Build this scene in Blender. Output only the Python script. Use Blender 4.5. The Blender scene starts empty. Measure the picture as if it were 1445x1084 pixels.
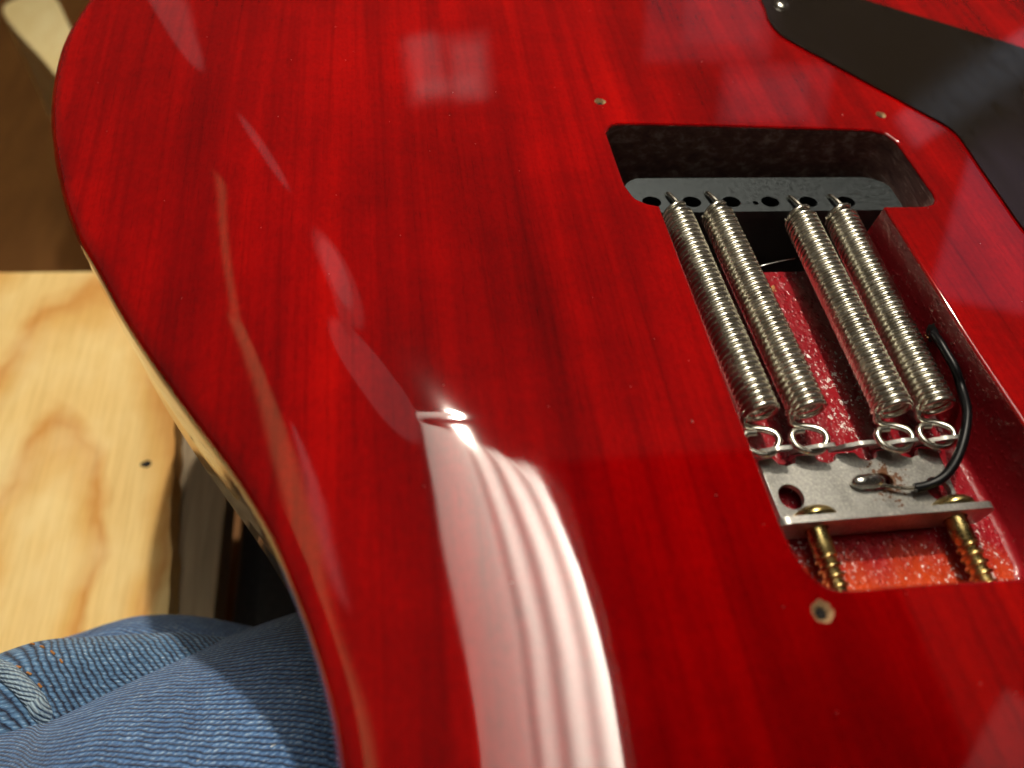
import bpy, math, random
import numpy as np
from mathutils import Vector, Matrix
from mathutils.geometry import delaunay_2d_cdt

random.seed(7)
rng = np.random.default_rng(7)
sc = bpy.context.scene
col = sc.collection
MM = 0.001

# ------------------------------------------------------------------ camera
# the guitar's back is the plane z = 0, x across the body, y along the strings, all in millimetres here
F, CX, CY = 1051.0, 722.5, 542.0                       # focal length and centre of the photograph in its pixels
def unit(a):
    a = np.asarray(a, float)
    return a / np.linalg.norm(a)
_v = unit([451 - CX, -953 - CY, F]); _u = unit([8300 - CX, 330 - CY, F])
AU = unit(_u - 0.5 * (_u @ _v) * _v); AV = unit(_v - (AU @ _v) * AU); AW = np.cross(AU, AV)
SCALE = 181.8226
ORG = np.array([(1060 - CX) / F, (292 - CY) / F, 1.0]) * SCALE
CAM = np.array([-ORG @ AU, -ORG @ AV, -ORG @ AW])      # camera position in body millimetres
def at(px, py, z=0.0):
    """point of the place at height z (mm) that the photograph shows at this pixel"""
    r = np.array([(px - CX) / F, (py - CY) / F, 1.0])
    t = ((ORG + AW * z) @ AW) / (r @ AW)
    p = r * t - ORG
    return np.array([p @ AU, p @ AV, z])

cam_data = bpy.data.cameras.new('camera')
cam = bpy.data.objects.new('camera', cam_data); col.objects.link(cam)
R = np.array([[AU[0], -AU[1], -AU[2]], [AV[0], -AV[1], -AV[2]], [AW[0], -AW[1], -AW[2]]])
M4 = Matrix.Identity(4)
for i in range(3):
    for j in range(3): M4[i][j] = R[i, j]
    M4[i][3] = CAM[i] * MM
cam.matrix_world = M4
cam_data.sensor_width = 36.0
cam_data.lens = 36.0 * F / 1445.0
cam_data.clip_start = 0.005; cam_data.clip_end = 50
cam_data.dof.use_dof = True
cam_data.dof.focus_distance = 0.178
cam_data.dof.aperture_fstop = 8.5
sc.camera = cam
sc.view_settings.view_transform = 'Standard'; sc.view_settings.look = 'None'
sc.view_settings.gamma = 1.0; sc.view_settings.exposure = 0.0
sc.cycles.use_denoising = True
sc.cycles.caustics_reflective = False; sc.cycles.caustics_refractive = False
sc.cycles.sample_clamp_indirect = 6.0

# ------------------------------------------------------------------ light
world = bpy.data.worlds.new('World'); sc.world = world; world.use_nodes = True
bg = world.node_tree.nodes['Background']
bg.inputs[0].default_value = (1.0, 0.80, 0.60, 1); bg.inputs[1].default_value = 0.05

def look(o, target):
    d = Vector(target) - o.location
    o.rotation_euler = d.to_track_quat('-Z', 'Y').to_euler()

SUN_DIR = unit([0.005, 0.482, 0.875])
sl = bpy.data.lights.new('sunbeam', 'SPOT'); sl.energy = 535; sl.color = (1.0, 0.90, 0.74)
sl.spot_size = math.radians(16.5); sl.spot_blend = 1.0; sl.shadow_soft_size = 0.05
so = bpy.data.objects.new('sunbeam', sl); col.objects.link(so)
so.location = Vector(SUN_DIR * 4.0) + Vector((-0.05, 0, 0)); look(so, (-0.06, 0.02, 0))

CURT_Z = 1600.0
cl = bpy.data.lights.new('window_daylight', 'SPOT'); cl.energy = 1000; cl.color = (1.0, 0.96, 0.86)
cl.spot_size = math.radians(74); cl.spot_blend = 0.12; cl.shadow_soft_size = 0.06
co = bpy.data.objects.new('window_daylight', cl); col.objects.link(co)
co.location = (0.81, 0.325, 2.12); look(co, (0.07, 0.485, 1.60))

def area_lamp(name, px, py, wpx, hpx, dist, radiance, color, normal=(0, 0, 1), zs=0.0, roll=0.0):
    """a rectangular lamp (window, lit wall) standing where the lacquer mirrors it at this pixel"""
    p = at(px, py, zs); d = unit(p - CAM); n = unit(normal)
    r = d - 2 * (d @ n) * n
    c = p + r * dist
    L = bpy.data.lights.new(name, 'AREA'); L.shape = 'RECTANGLE'
    path = (np.linalg.norm(p - CAM) + dist) * MM
    L.size = wpx / F * path; L.size_y = hpx / F * path
    L.energy = radiance * math.pi * L.size * L.size_y * 1.0
    L.color = color
    o = bpy.data.objects.new(name, L); col.objects.link(o)
    z = Vector(r); up = Vector((0, 0, 1)); x = up.cross(z).normalized(); y = z.cross(x)
    m = Matrix((x, y, z)).transposed().to_4x4()
    m = m @ Matrix.Rotation(roll, 4, 'Z')
    m.translation = Vector(c) * MM
    o.matrix_world = m
    return o

for px, py, w, h, d, L, c, r in [
        (632, 97, 104, 72, 1500, 0.22, (1.0, 0.84, 0.80), 10), (602, 92, 34, 66, 1500, 0.34, (1.0, 0.84, 0.80), 12), (662, 103, 36, 62, 1500, 0.34, (1.0, 0.84, 0.80), 8),
        (630, 122, 74, 18, 1500, 0.30, (1.0, 0.84, 0.80), 10),
        (1092, 134, 118, 64, 1700, 0.17, (1.0, 0.68, 0.85), 16), (1084, 140, 84, 44, 1700, 0.14, (1.0, 0.70, 0.85), 20),
        (1000, 28, 140, 84, 1800, 0.17, (1.0, 0.68, 0.85), 14), (1020, 20, 84, 60, 1800, 0.14, (1.0, 0.70, 0.85), 14),
        (1425, 320, 110, 170, 1700, 0.36, (0.90, 0.66, 1.0), 22), (1378, 120, 40, 150, 1900, 0.42, (0.66, 0.80, 1.0), -28),
        (1452, 1090, 90, 120, 900, 0.42, (1.0, 0.80, 0.75), 40)]:
    for k in (1.10, 0.98, 0.86): area_lamp('pane_light', px, py, w * k, h * k, d, L / 1.8, c, roll=math.radians(r))
def bar_lamp(name, a, b, width, z, radiance, color, soft=False):
    """long narrow lamp lying from a to b (mm) at height z, facing the guitar: added in place of lit window reveals and sunlit wood"""
    a, b = np.array(a, float), np.array(b, float); d = b - a; n = np.linalg.norm(d)
    L = bpy.data.lights.new(name, 'AREA'); L.shape = 'RECTANGLE'; L.size = width * MM; L.size_y = n * MM
    if soft: L.shape = 'ELLIPSE'
    L.energy = radiance * math.pi * L.size * L.size_y; L.color = color
    o = bpy.data.objects.new(name, L); col.objects.link(o)
    c = (a + b) / 2; o.location = (c[0] * MM, c[1] * MM, z * MM); o.rotation_euler = (0, 0, math.atan2(-d[0], d[1]))
    return o
WARM = (1.0, 0.70, 0.30)  # strip lamps added for the orange line sunlit wood makes in the lacquer
bar_lamp('wood_glow_lamp', (-583, 880), (-712, 530), 30, 800, 0.40, WARM)
bar_lamp('wood_glow_lamp', (-716, 545), (-600, 90), 36, 800, 0.62, WARM)
bar_lamp('wood_glow_lamp', (-598, 96), (-600, -200), 24, 800, 0.62, WARM)
REV = (1.0, 0.86, 0.84)
for a, b, w, L in [((-608, 275), (-570, 60), 16, 0.9), ((-598, 210), (-576, 90), 8, 0.5),
                   ((-268, 630), (-256, 770), 54, 0.9), ((-262, 590), (-258, 790), 84, 0.35), ((-296, 540), (-288, 640), 34, 0.35),
                   ((-330, 545), (-235, 345), 120, 0.5), ((-285, 480), (-215, 368), 84, 0.6),
                   ((-328, 940), (-392, 1120), 36, 0.5), ((-515, 1330), (-590, 1680), 96, 0.4), ((-545, 1450), (-600, 1700), 60, 0.4)]:
    a, b = np.array(a, float), np.array(b, float); m_ = (a + b) / 2
    for k in (1.25, 1.0, 0.72, 0.42): bar_lamp('reveal_light', m_ + (a - m_) * k, m_ + (b - m_) * k, w * k, 800, L / 2.6, REV, True)

# ------------------------------------------------------------------ materials
def new_mat(name):
    m = bpy.data.materials.new(name); m.use_nodes = True
    nt = m.node_tree
    return m, nt, nt.nodes['Principled BSDF']
def N(nt, typ, **kw):
    n = nt.nodes.new(typ)
    for k, v in kw.items(): setattr(n, k, v)
    return n
def coords(nt, scale, kind='Object', rot=(0, 0, 0), loc=(0, 0, 0)):
    tc = N(nt, 'ShaderNodeTexCoord'); mp = N(nt, 'ShaderNodeMapping')
    mp.inputs['Scale'].default_value = scale; mp.inputs['Rotation'].default_value = rot; mp.inputs['Location'].default_value = loc
    nt.links.new(tc.outputs[kind], mp.inputs['Vector'])
    return mp.outputs['Vector']
def noise(nt, vec, scale=1.0, detail=4, rough=0.55, dist=0.0):
    n = N(nt, 'ShaderNodeTexNoise'); n.inputs['Scale'].default_value = scale
    n.inputs['Detail'].default_value = detail; n.inputs['Roughness'].default_value = rough; n.inputs['Distortion'].default_value = dist
    nt.links.new(vec, n.inputs['Vector'])
    return n.outputs['Fac']
def ramp(nt, fac, stops, interp='LINEAR'):
    r = N(nt, 'ShaderNodeValToRGB'); r.color_ramp.interpolation = interp
    els = r.color_ramp.elements
    while len(els) < len(stops): els.new(0.5)
    for e, (p, c) in zip(els, stops):
        e.position = p; e.color = (*c, 1) if len(c) == 3 else c
    nt.links.new(fac, r.inputs['Fac'])
    return r.outputs['Color']
def mixc(nt, fac, a, b, mode='MIX'):
    m = N(nt, 'ShaderNodeMix', data_type='RGBA', blend_type=mode)
    for sock, val in ((m.inputs['Factor'], fac), (m.inputs[6], a), (m.inputs[7], b)):
        if hasattr(val, 'is_linked') or hasattr(val, 'links'): nt.links.new(val, sock)
        elif isinstance(val, (int, float)): sock.default_value = val
        else: sock.default_value = (*val, 1)
    return m.outputs[2]
def bump(nt, h, strength, dist, bs, sock='Normal'):
    b = N(nt, 'ShaderNodeBump'); b.inputs['Strength'].default_value = strength; b.inputs['Distance'].default_value = dist
    nt.links.new(h, b.inputs['Height']); nt.links.new(b.outputs['Normal'], bs.inputs[sock])
    return b
def simple(name, colr, rough=0.5, metal=0.0, spec=0.5):
    m, nt, bs = new_mat(name)
    bs.inputs['Base Color'].default_value = (*colr, 1); bs.inputs['Roughness'].default_value = rough
    bs.inputs['Metallic'].default_value = metal; bs.inputs['Specular IOR Level'].default_value = spec
    return m

def mat_red():
    m, nt, bs = new_mat('red_lacquered_mahogany')
    band = noise(nt, coords(nt, (95, 3.0, 20)), 1, 4, 0.55, 0.1)
    streak = noise(nt, coords(nt, (620, 11, 60)), 1, 5, 0.6, 0.1)
    fleck = noise(nt, coords(nt, (900, 560, 200)), 1, 4, 0.65)
    pore = noise(nt, coords(nt, (2300, 170, 200), rot=(0, 0, 0.06)), 1, 2, 0.5)
    fig = noise(nt, coords(nt, (22, 11, 20), rot=(0, 0, 0.2)), 1, 2, 0.5, 0.3)
    base = ramp(nt, band, [(0.28, (0.14, 0.0001, 0.0010)), (0.45, (0.23, 0.0002, 0.0010)), (0.60, (0.30, 0.0003, 0.0008)), (0.78, (0.41, 0.0012, 0.0006))])
    c = mixc(nt, 1.0, base, ramp(nt, fig, [(0.30, (0.66, 0.6, 0.9)), (0.50, (1.0, 1.0, 1.0)), (0.68, (1.32, 1.9, 1.0))]), 'MULTIPLY')
    c = mixc(nt, 1.0, c, ramp(nt, streak, [(0.30, (0.78, 0.6, 0.8)), (0.48, (1.0, 1.0, 1.0)), (0.70, (1.10, 1.5, 1.0))]), 'MULTIPLY')
    cross = noise(nt, coords(nt, (55, 130, 40), rot=(0, 0, 0.15)), 1, 3, 0.55, 0.4)
    c = mixc(nt, 1.0, c, ramp(nt, cross, [(0.32, (0.93, 0.9, 0.95)), (0.5, (1, 1, 1)), (0.68, (1.07, 1.3, 1.0))]), 'MULTIPLY')
    c = mixc(nt, 0.5, c, ramp(nt, fleck, [(0.30, (0.70, 0.6, 0.7)), (0.50, (1.0, 1.0, 1.0)), (0.70, (1.22, 2.0, 1.0))]), 'MULTIPLY')
    c = mixc(nt, 0.28, c, ramp(nt, pore, [(0.31, (0.30, 0.3, 0.3)), (0.38, (1, 1, 1))]), 'MULTIPLY')
    nt.links.new(c, bs.inputs['Base Color'])
    bs.inputs['Roughness'].default_value = 0.55; bs.inputs['Specular IOR Level'].default_value = 0.0
    bs.inputs['Coat Weight'].default_value = 1.0; bs.inputs['Coat Roughness'].default_value = 0.04; bs.inputs['Coat IOR'].default_value = 1.75
    wob = noise(nt, coords(nt, (110, 70, 90)), 1, 2, 0.5)
    bump(nt, wob, 0.25, 0.00003, bs, 'Coat Normal')
    return m
def mat_cavity(name, lo, hi, bumpy=1.0):
    m, nt, bs = new_mat(name)
    c1 = noise(nt, coords(nt, (160, 30, 120)), 1, 5, 0.6)
    base = ramp(nt, c1, [(0.3, lo), (0.7, hi)])
    tc = N(nt, 'ShaderNodeTexCoord'); sep = N(nt, 'ShaderNodeSeparateXYZ'); nt.links.new(tc.outputs['Object'], sep.inputs[0])
    # orange towards the claw screws: thin stain, with sunlit glow and flange shade painted in
    ad = N(nt, 'ShaderNodeMath', operation='MULTIPLY_ADD'); ad.inputs[1].default_value = 0.02; nt.links.new(c1, ad.inputs[0]); nt.links.new(sep.outputs['Y'], ad.inputs[2])
    mr = N(nt, 'ShaderNodeMapRange'); mr.inputs[1].default_value = -0.071; mr.inputs[2].default_value = -0.083; nt.links.new(ad.outputs[0], mr.inputs[0])
    c = mixc(nt, mr.outputs[0], base, (0.66, 0.07, 0.006)) if bumpy > 0.5 else base
    # pale specks painted into the colour for window glints on the rough lacquer
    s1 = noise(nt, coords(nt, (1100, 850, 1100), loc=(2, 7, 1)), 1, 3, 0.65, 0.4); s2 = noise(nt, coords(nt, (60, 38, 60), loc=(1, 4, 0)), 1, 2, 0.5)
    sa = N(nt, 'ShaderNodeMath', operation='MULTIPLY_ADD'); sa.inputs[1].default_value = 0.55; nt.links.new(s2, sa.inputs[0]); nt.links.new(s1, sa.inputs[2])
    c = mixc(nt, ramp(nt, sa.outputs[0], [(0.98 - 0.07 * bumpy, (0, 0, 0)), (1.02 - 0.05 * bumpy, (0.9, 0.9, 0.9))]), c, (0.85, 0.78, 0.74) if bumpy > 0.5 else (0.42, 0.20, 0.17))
    nt.links.new(c, bs.inputs['Base Color'])
    bs.inputs['Roughness'].default_value = 0.4; bs.inputs['Specular IOR Level'].default_value = 0.2
    bs.inputs['Coat Weight'].default_value = 0.5 if bumpy > 0.5 else 0.3; bs.inputs['Coat Roughness'].default_value = 0.08; bs.inputs['Coat IOR'].default_value = 1.5
    v = N(nt, 'ShaderNodeTexVoronoi'); v.inputs['Scale'].default_value = 850; v.inputs['Randomness'].default_value = 1.0
    nt.links.new(coords(nt, (1, 0.8, 1)), v.inputs['Vector'])
    h = ramp(nt, v.outputs['Distance'], [(0.0, (1, 1, 1)), (0.35, (0.1, 0.1, 0.1)), (0.6, (0, 0, 0))])
    nz = noise(nt, coords(nt, (420, 420, 420)), 1, 4, 0.6)
    hh = mixc(nt, 0.45, h, nz)
    bump(nt, hh, 0.8 * bumpy, 0.0006, bs); bump(nt, hh, 1.0 * bumpy, 0.0013, bs, 'Coat Normal')
    return m
def mat_rout():
    m, nt, bs = new_mat('dark_stained_rout')
    a = noise(nt, coords(nt, (260, 70, 420), rot=(0, 0.5, 0)), 1, 7, 0.7, 0.4)
    b = noise(nt, coords(nt, (520, 420, 900)), 1, 4, 0.7)
    c = ramp(nt, a, [(0.3, (0.10, 0.048, 0.045)), (0.52, (0.24, 0.135, 0.12)), (0.70, (0.62, 0.50, 0.44))])
    f = ramp(nt, b, [(0.62, (0, 0, 0)), (0.74, (0.30, 0.25, 0.20))])
    c = mixc(nt, 1.0, c, f, 'ADD')
    nt.links.new(c, bs.inputs['Base Color']); bs.inputs['Roughness'].default_value = 0.55
    bump(nt, a, 0.8, 0.0006, bs)
    return m
def mat_maple():
    m, nt, bs = new_mat('clear_coated_maple')
    a = noise(nt, coords(nt, (16, 16, 240), rot=(0, 0.08, 0.1)), 1, 5, 0.6, 0.5)
    b = noise(nt, coords(nt, (60, 60, 12)), 1, 3, 0.5)
    c = ramp(nt, a, [(0.3, (0.46, 0.27, 0.10)), (0.55, (0.66, 0.45, 0.20)), (0.75, (0.74, 0.56, 0.29))])
    c = mixc(nt, 0.35, c, ramp(nt, b, [(0.35, (0.6, 0.5, 0.4)), (0.6, (1, 1, 1))]), 'MULTIPLY')
    nt.links.new(c, bs.inputs['Base Color']); bs.inputs['Roughness'].default_value = 0.4
    bs.inputs['Coat Weight'].default_value = 1.0; bs.inputs['Coat Roughness'].default_value = 0.03; bs.inputs['Coat IOR'].default_value = 1.7
    return m
def mat_metal(name, colr, rough, streak=(300, 300, 300), amt=0.25, bmp=0.0):
    m, nt, bs = new_mat(name)
    a = noise(nt, coords(nt, streak), 1, 5, 0.65)
    d = tuple(x * (1 - amt * 1.6) for x in colr); e = tuple(min(1, x * (1 + amt * 0.4)) for x in colr)
    nt.links.new(ramp(nt, a, [(0.3, d), (0.65, e)]), bs.inputs['Base Color'])
    bs.inputs['Metallic'].default_value = 1.0
    mr = N(nt, 'ShaderNodeMapRange'); mr.inputs[1].default_value = 0.3; mr.inputs[2].default_value = 0.7
    mr.inputs[3].default_value = rough * 0.75; mr.inputs[4].default_value = rough * 1.3
    nt.links.new(a, mr.inputs[0]); nt.links.new(mr.outputs[0], bs.inputs['Roughness'])
    if bmp: bump(nt, a, bmp, 0.0002, bs)
    return m
def mat_claw():
    m, nt, bs = new_mat('zinc_plated_steel')
    a = noise(nt, coords(nt, (1700, 1700, 900)), 1, 5, 0.7)
    b = noise(nt, coords(nt, (130, 110, 130)), 1, 4, 0.6)
    c = ramp(nt, a, [(0.3, (0.28, 0.28, 0.265)), (0.55, (0.41, 0.40, 0.375)), (0.74, (0.66, 0.64, 0.57))])
    # rust flecks round the solder joint
    tc = N(nt, 'ShaderNodeTexCoord'); vm = N(nt, 'ShaderNodeVectorMath', operation='DISTANCE'); vm.inputs[1].default_value = tuple(at(1251, 681, -14.2) * MM)
    nt.links.new(tc.outputs['Object'], vm.inputs[0])
    mr = N(nt, 'ShaderNodeMapRange'); mr.inputs[1].default_value = 0.0012; mr.inputs[2].default_value = 0.0075; mr.inputs[3].default_value = 0.17; mr.inputs[4].default_value = -0.10
    nt.links.new(vm.outputs['Value'], mr.inputs[0])
    rn = noise(nt, coords(nt, (800, 800, 800)), 1, 5, 0.65)
    ad = N(nt, 'ShaderNodeMath', operation='ADD'); nt.links.new(rn, ad.inputs[0]); nt.links.new(mr.outputs[0], ad.inputs[1])
    fac = ramp(nt, ad.outputs[0], [(0.58, (0, 0, 0)), (0.64, (1, 1, 1))])
    c = mixc(nt, fac, c, (0.13, 0.05, 0.018))
    nt.links.new(c, bs.inputs['Base Color'])
    inv = N(nt, 'ShaderNodeMath', operation='MULTIPLY_ADD'); inv.inputs[1].default_value = -0.8; inv.inputs[2].default_value = 0.85
    nt.links.new(fac, inv.inputs[0]); nt.links.new(inv.outputs[0], bs.inputs['Metallic'])
    nt.links.new(ramp(nt, b, [(0.3, (0.34, 0.34, 0.34)), (0.7, (0.52, 0.52, 0.52))]), bs.inputs['Roughness'])
    bump(nt, a, 0.12, 0.0001, bs)
    return m
def mat_cover():
    m, nt, bs = new_mat('black_plastic')
    bs.inputs['Base Color'].default_value = (0.012, 0.010, 0.008, 1); bs.inputs['Roughness'].default_value = 0.06
    bs.inputs['Specular IOR Level'].default_value = 0.5
    rr = noise(nt, coords(nt, (160, 45, 100), rot=(0, 0, 0.6)), 1, 6, 0.7)
    nt.links.new(ramp(nt, rr, [(0.35, (0.05, 0.05, 0.05)), (0.7, (0.20, 0.20, 0.20))]), bs.inputs['Roughness'])
    sp = noise(nt, coords(nt, (500, 500, 500)), 1, 5, 0.7)
    nt.links.new(ramp(nt, sp, [(0.70, (0.012, 0.008, 0.005)), (0.80, (0.04, 0.035, 0.03))]), bs.inputs['Base Color'])
    return m
def mat_plywood():
    m, nt, bs = new_mat('pine_plywood')
    v = coords(nt, (1, 1, 1))
    ctr = at(112, 715, -150.0) * MM                     # heart of the cathedral figure
    vm = N(nt, 'ShaderNodeVectorMath', operation='SUBTRACT'); vm.inputs[1].default_value = tuple(ctr); nt.links.new(v, vm.inputs[0])
    wn = N(nt, 'ShaderNodeTexNoise'); wn.inputs['Scale'].default_value = 26; wn.inputs['Detail'].default_value = 3; nt.links.new(v, wn.inputs['Vector'])
    vd = N(nt, 'ShaderNodeVectorMath', operation='MULTIPLY_ADD'); vd.inputs[1].default_value = (0.022, 0.06, 0); nt.links.new(wn.outputs['Color'], vd.inputs[0]); nt.links.new(vm.outputs[0], vd.inputs[2])
    vs = N(nt, 'ShaderNodeVectorMath', operation='MULTIPLY'); vs.inputs[1].default_value = (1.0, 0.30, 0.0); nt.links.new(vd.outputs[0], vs.inputs[0])
    ln = N(nt, 'ShaderNodeVectorMath', operation='LENGTH'); nt.links.new(vs.outputs[0], ln.inputs[0])
    mul = N(nt, 'ShaderNodeMath', operation='MULTIPLY'); mul.inputs[1].default_value = 42.0; nt.links.new(ln.outputs['Value'], mul.inputs[0])
    fr = N(nt, 'ShaderNodeMath', operation='FRACT'); nt.links.new(mul.outputs[0], fr.inputs[0])
    c = ramp(nt, fr.outputs[0], [(0.0, (0.76, 0.53, 0.21)), (0.36, (0.78, 0.56, 0.23)), (0.62, (0.69, 0.42, 0.13)), (0.84, (0.58, 0.28, 0.065)), (1.0, (0.76, 0.53, 0.21))])
    f = noise(nt, coords(nt, (500, 25, 100)), 1, 5, 0.6)
    c = mixc(nt, 0.5, c, ramp(nt, f, [(0.3, (0.75, 0.68, 0.55)), (0.6, (1, 1, 1))]), 'MULTIPLY')
    pale = noise(nt, coords(nt, (30, 22, 20), loc=(3, 1, 0)), 1, 3, 0.6)
    c = mixc(nt, ramp(nt, pale, [(0.45, (0, 0, 0)), (0.75, (0.6, 0.6, 0.6))]), c, (0.82, 0.66, 0.34))
    nt.links.new(c, bs.inputs['Base Color']); bs.inputs['Roughness'].default_value = 0.6; bs.inputs['Specular IOR Level'].default_value = 0.2
    bump(nt, f, 0.3, 0.0004, bs)
    return m
def mat_wood(name, a, b, scale=(200, 14, 60), rough=0.6):
    m, nt, bs = new_mat(name)
    f = noise(nt, coords(nt, scale), 1, 5, 0.6, 0.4)
    nt.links.new(ramp(nt, f, [(0.3, a), (0.7, b)]), bs.inputs['Base Color']); bs.inputs['Roughness'].default_value = rough
    bs.inputs['Specular IOR Level'].default_value = 0.2
    bump(nt, f, 0.3, 0.0005, bs)
    return m
def mat_denim(name, dark, light, pitch=1.5, rot=0.14):
    """UV in metres; ribs of the twill, each a row of slanting yarn floats with fuzz and white flecks"""
    m, nt, bs = new_mat(name)
    k = 1.0 / (pitch * MM)
    def m2(op, a, b=None, c=None):
        n = N(nt, 'ShaderNodeMath', operation=op)
        for s, val in zip(n.inputs, (a, b, c)):
            if val is None: continue
            if isinstance(val, (int, float)): s.default_value = val
            else: nt.links.new(val, s)
        return n.outputs[0]
    tc = N(nt, 'ShaderNodeTexCoord'); mp = N(nt, 'ShaderNodeMapping'); mp.inputs['Rotation'].default_value = (0, 0, rot)
    nt.links.new(tc.outputs['UV'], mp.inputs['Vector'])
    wn = N(nt, 'ShaderNodeTexNoise'); wn.inputs['Scale'].default_value = 260; wn.inputs['Detail'].default_value = 4; nt.links.new(mp.outputs[0], wn.inputs['Vector'])
    vm = N(nt, 'ShaderNodeVectorMath', operation='MULTIPLY_ADD'); vm.inputs[1].default_value = (0.0024, 0.0014, 0)
    nt.links.new(wn.outputs['Color'], vm.inputs[0]); nt.links.new(mp.outputs[0], vm.inputs[2])
    sep = N(nt, 'ShaderNodeSeparateXYZ'); nt.links.new(vm.outputs[0], sep.inputs[0])
    X, Y = sep.outputs['X'], sep.outputs['Y']
    row = m2('FLOOR', m2('MULTIPLY', Y, k)); fy = m2('FRACT', m2('MULTIPLY', Y, k))
    rib = m2('POWER', m2('SINE', m2('MULTIPLY', fy, math.pi)), 0.7)                         # 0 in the groove, 1 on the rib
    yarn = m2('SINE', m2('ADD', m2('ADD', m2('MULTIPLY', X, 2 * math.pi * k * 0.8), m2('MULTIPLY', fy, -3.6)), m2('MULTIPLY', row, 2.4)))
    yarn = m2('MULTIPLY_ADD', yarn, 0.5, 0.5)
    h = m2('MULTIPLY', rib, m2('MULTIPLY_ADD', yarn, 0.30, 0.70))
    fz = noise(nt, coords(nt, (1300, 3200, 1), kind='UV', rot=(0, 0, rot)), 1, 4, 0.7)
    blot = noise(nt, coords(nt, (260, 420, 1), kind='UV', rot=(0, 0, rot)), 1, 3, 0.6)
    wear = noise(nt, coords(nt, (26, 50, 1), kind='UV'), 1, 4, 0.6)
    t = m2('ADD', m2('MULTIPLY', h, 0.78), m2('MULTIPLY', m2('SUBTRACT', fz, 0.5), 1.25))
    t = m2('ADD', t, m2('MULTIPLY', m2('SUBTRACT', blot, 0.5), 0.55))
    t = m2('ADD', t, m2('MULTIPLY', m2('SUBTRACT', wear, 0.5), 0.5))
    mid = tuple(a * 0.55 + b * 0.45 for a, b in zip(dark, light))
    c = ramp(nt, t, [(0.14, dark), (0.44, mid), (0.74, light), (1.0, (0.50, 0.64, 0.76))])
    fl = noise(nt, coords(nt, (420, 900, 1), kind='UV', rot=(0, 0, rot), loc=(5, 2, 0)), 1, 2, 0.5)
    flk = m2('MULTIPLY', ramp(nt, fl, [(0.70, (0, 0, 0)), (0.76, (1, 1, 1))]), rib)
    c = mixc(nt, flk, c, (0.74, 0.80, 0.82))
    nt.links.new(c, bs.inputs['Base Color']); bs.inputs['Roughness'].default_value = 0.85; bs.inputs['Specular IOR Level'].default_value = 0.1
    bs.inputs['Sheen Weight'].default_value = 0.2
    bump(nt, m2('ADD', h, m2('MULTIPLY', fz, 0.5)), 1.0, 0.0007, bs)
    return m
def mat_curtain():
    m = bpy.data.materials.new('white_curtain_cloth'); m.use_nodes = True; nt = m.node_tree; nt.nodes.clear()
    o = N(nt, 'ShaderNodeOutputMaterial'); mx = N(nt, 'ShaderNodeMixShader'); mx.inputs[0].default_value = 0.6
    d = N(nt, 'ShaderNodeBsdfDiffuse'); t = N(nt, 'ShaderNodeBsdfTranslucent')
    w = noise(nt, coords(nt, (300, 300, 300)), 1, 3, 0.5)
    cc = ramp(nt, w, [(0.3, (0.84, 0.82, 0.77)), (0.7, (0.90, 0.88, 0.83))])
    nt.links.new(cc, d.inputs[0]); nt.links.new(cc, t.inputs[0])
    nt.links.new(d.outputs[0], mx.inputs[1]); nt.links.new(t.outputs[0], mx.inputs[2]); nt.links.new(mx.outputs[0], o.inputs[0])
    return m

M = dict(
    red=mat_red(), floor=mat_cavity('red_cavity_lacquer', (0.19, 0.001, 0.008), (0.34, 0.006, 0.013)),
    wall=mat_cavity('dark_red_cavity_lacquer', (0.22, 0.006, 0.012), (0.36, 0.012, 0.020), 0.30),
    rout=mat_rout(), maple=mat_maple(), bare=mat_wood('bare_wood', (0.30, 0.17, 0.08), (0.72, 0.50, 0.28), (900, 500, 900)),
    chip=mat_wood('splintered_wood', (0.34, 0.15, 0.05), (0.72, 0.42, 0.18), (900, 500, 900)),
    block=mat_metal('grey_cast_steel', (0.062, 0.070, 0.074), 0.5, (900, 900, 900), 0.15, 0.1),
    spring=mat_metal('nickel_spring_wire', (0.82, 0.79, 0.69), 0.23, (260, 260, 260), 0.10),
    claw=mat_claw(), brass=mat_metal('yellow_zinc', (0.62, 0.47, 0.19), 0.27, (260, 260, 260), 0.35),
    solder=mat_metal('solder', (0.72, 0.72, 0.68), 0.2, (900, 300, 900), 0.3, 0.3),
    tin=mat_metal('tinned_copper', (0.55, 0.50, 0.42), 0.3), cover=mat_cover(),
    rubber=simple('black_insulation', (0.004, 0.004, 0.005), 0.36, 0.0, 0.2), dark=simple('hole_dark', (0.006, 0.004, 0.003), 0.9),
    chrome=mat_metal('nickel_screw', (0.75, 0.72, 0.66), 0.2), hair=simple('fine_wire', (0.7, 0.7, 0.68), 0.3, 1.0),
    ply=mat_plywood(), plank=mat_wood('grey_weathered_wood', (0.20, 0.15, 0.09), (0.36, 0.28, 0.18)),
    brown=mat_wood('dark_brown_floor', (0.15, 0.058, 0.012), (0.24, 0.10, 0.022), (40, 8, 10)),
    charcoal=mat_wood('charcoal_black', (0.010, 0.010, 0.012), (0.020, 0.019, 0.020), (400, 400, 400)),  # near-black of the added dark box and light-blocking board
    pale=mat_wood('pale_pine', (0.78, 0.60, 0.27), (0.88, 0.74, 0.40), (60, 20, 60)),
    denim=mat_denim('blue_denim', (0.003, 0.012, 0.060), (0.115, 0.25, 0.52), 1.28, 0.62),
    denim_dark=mat_denim('indigo_denim', (0.003, 0.010, 0.045), (0.13, 0.27, 0.48), 1.3, 1.15),
    seam=mat_denim('worn_denim_seam', (0.05, 0.11, 0.22), (0.45, 0.60, 0.72), 1.2, 0.6),
    thread=simple('orange_thread', (0.42, 0.18, 0.05), 0.8), curtain=mat_curtain(),
)

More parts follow.
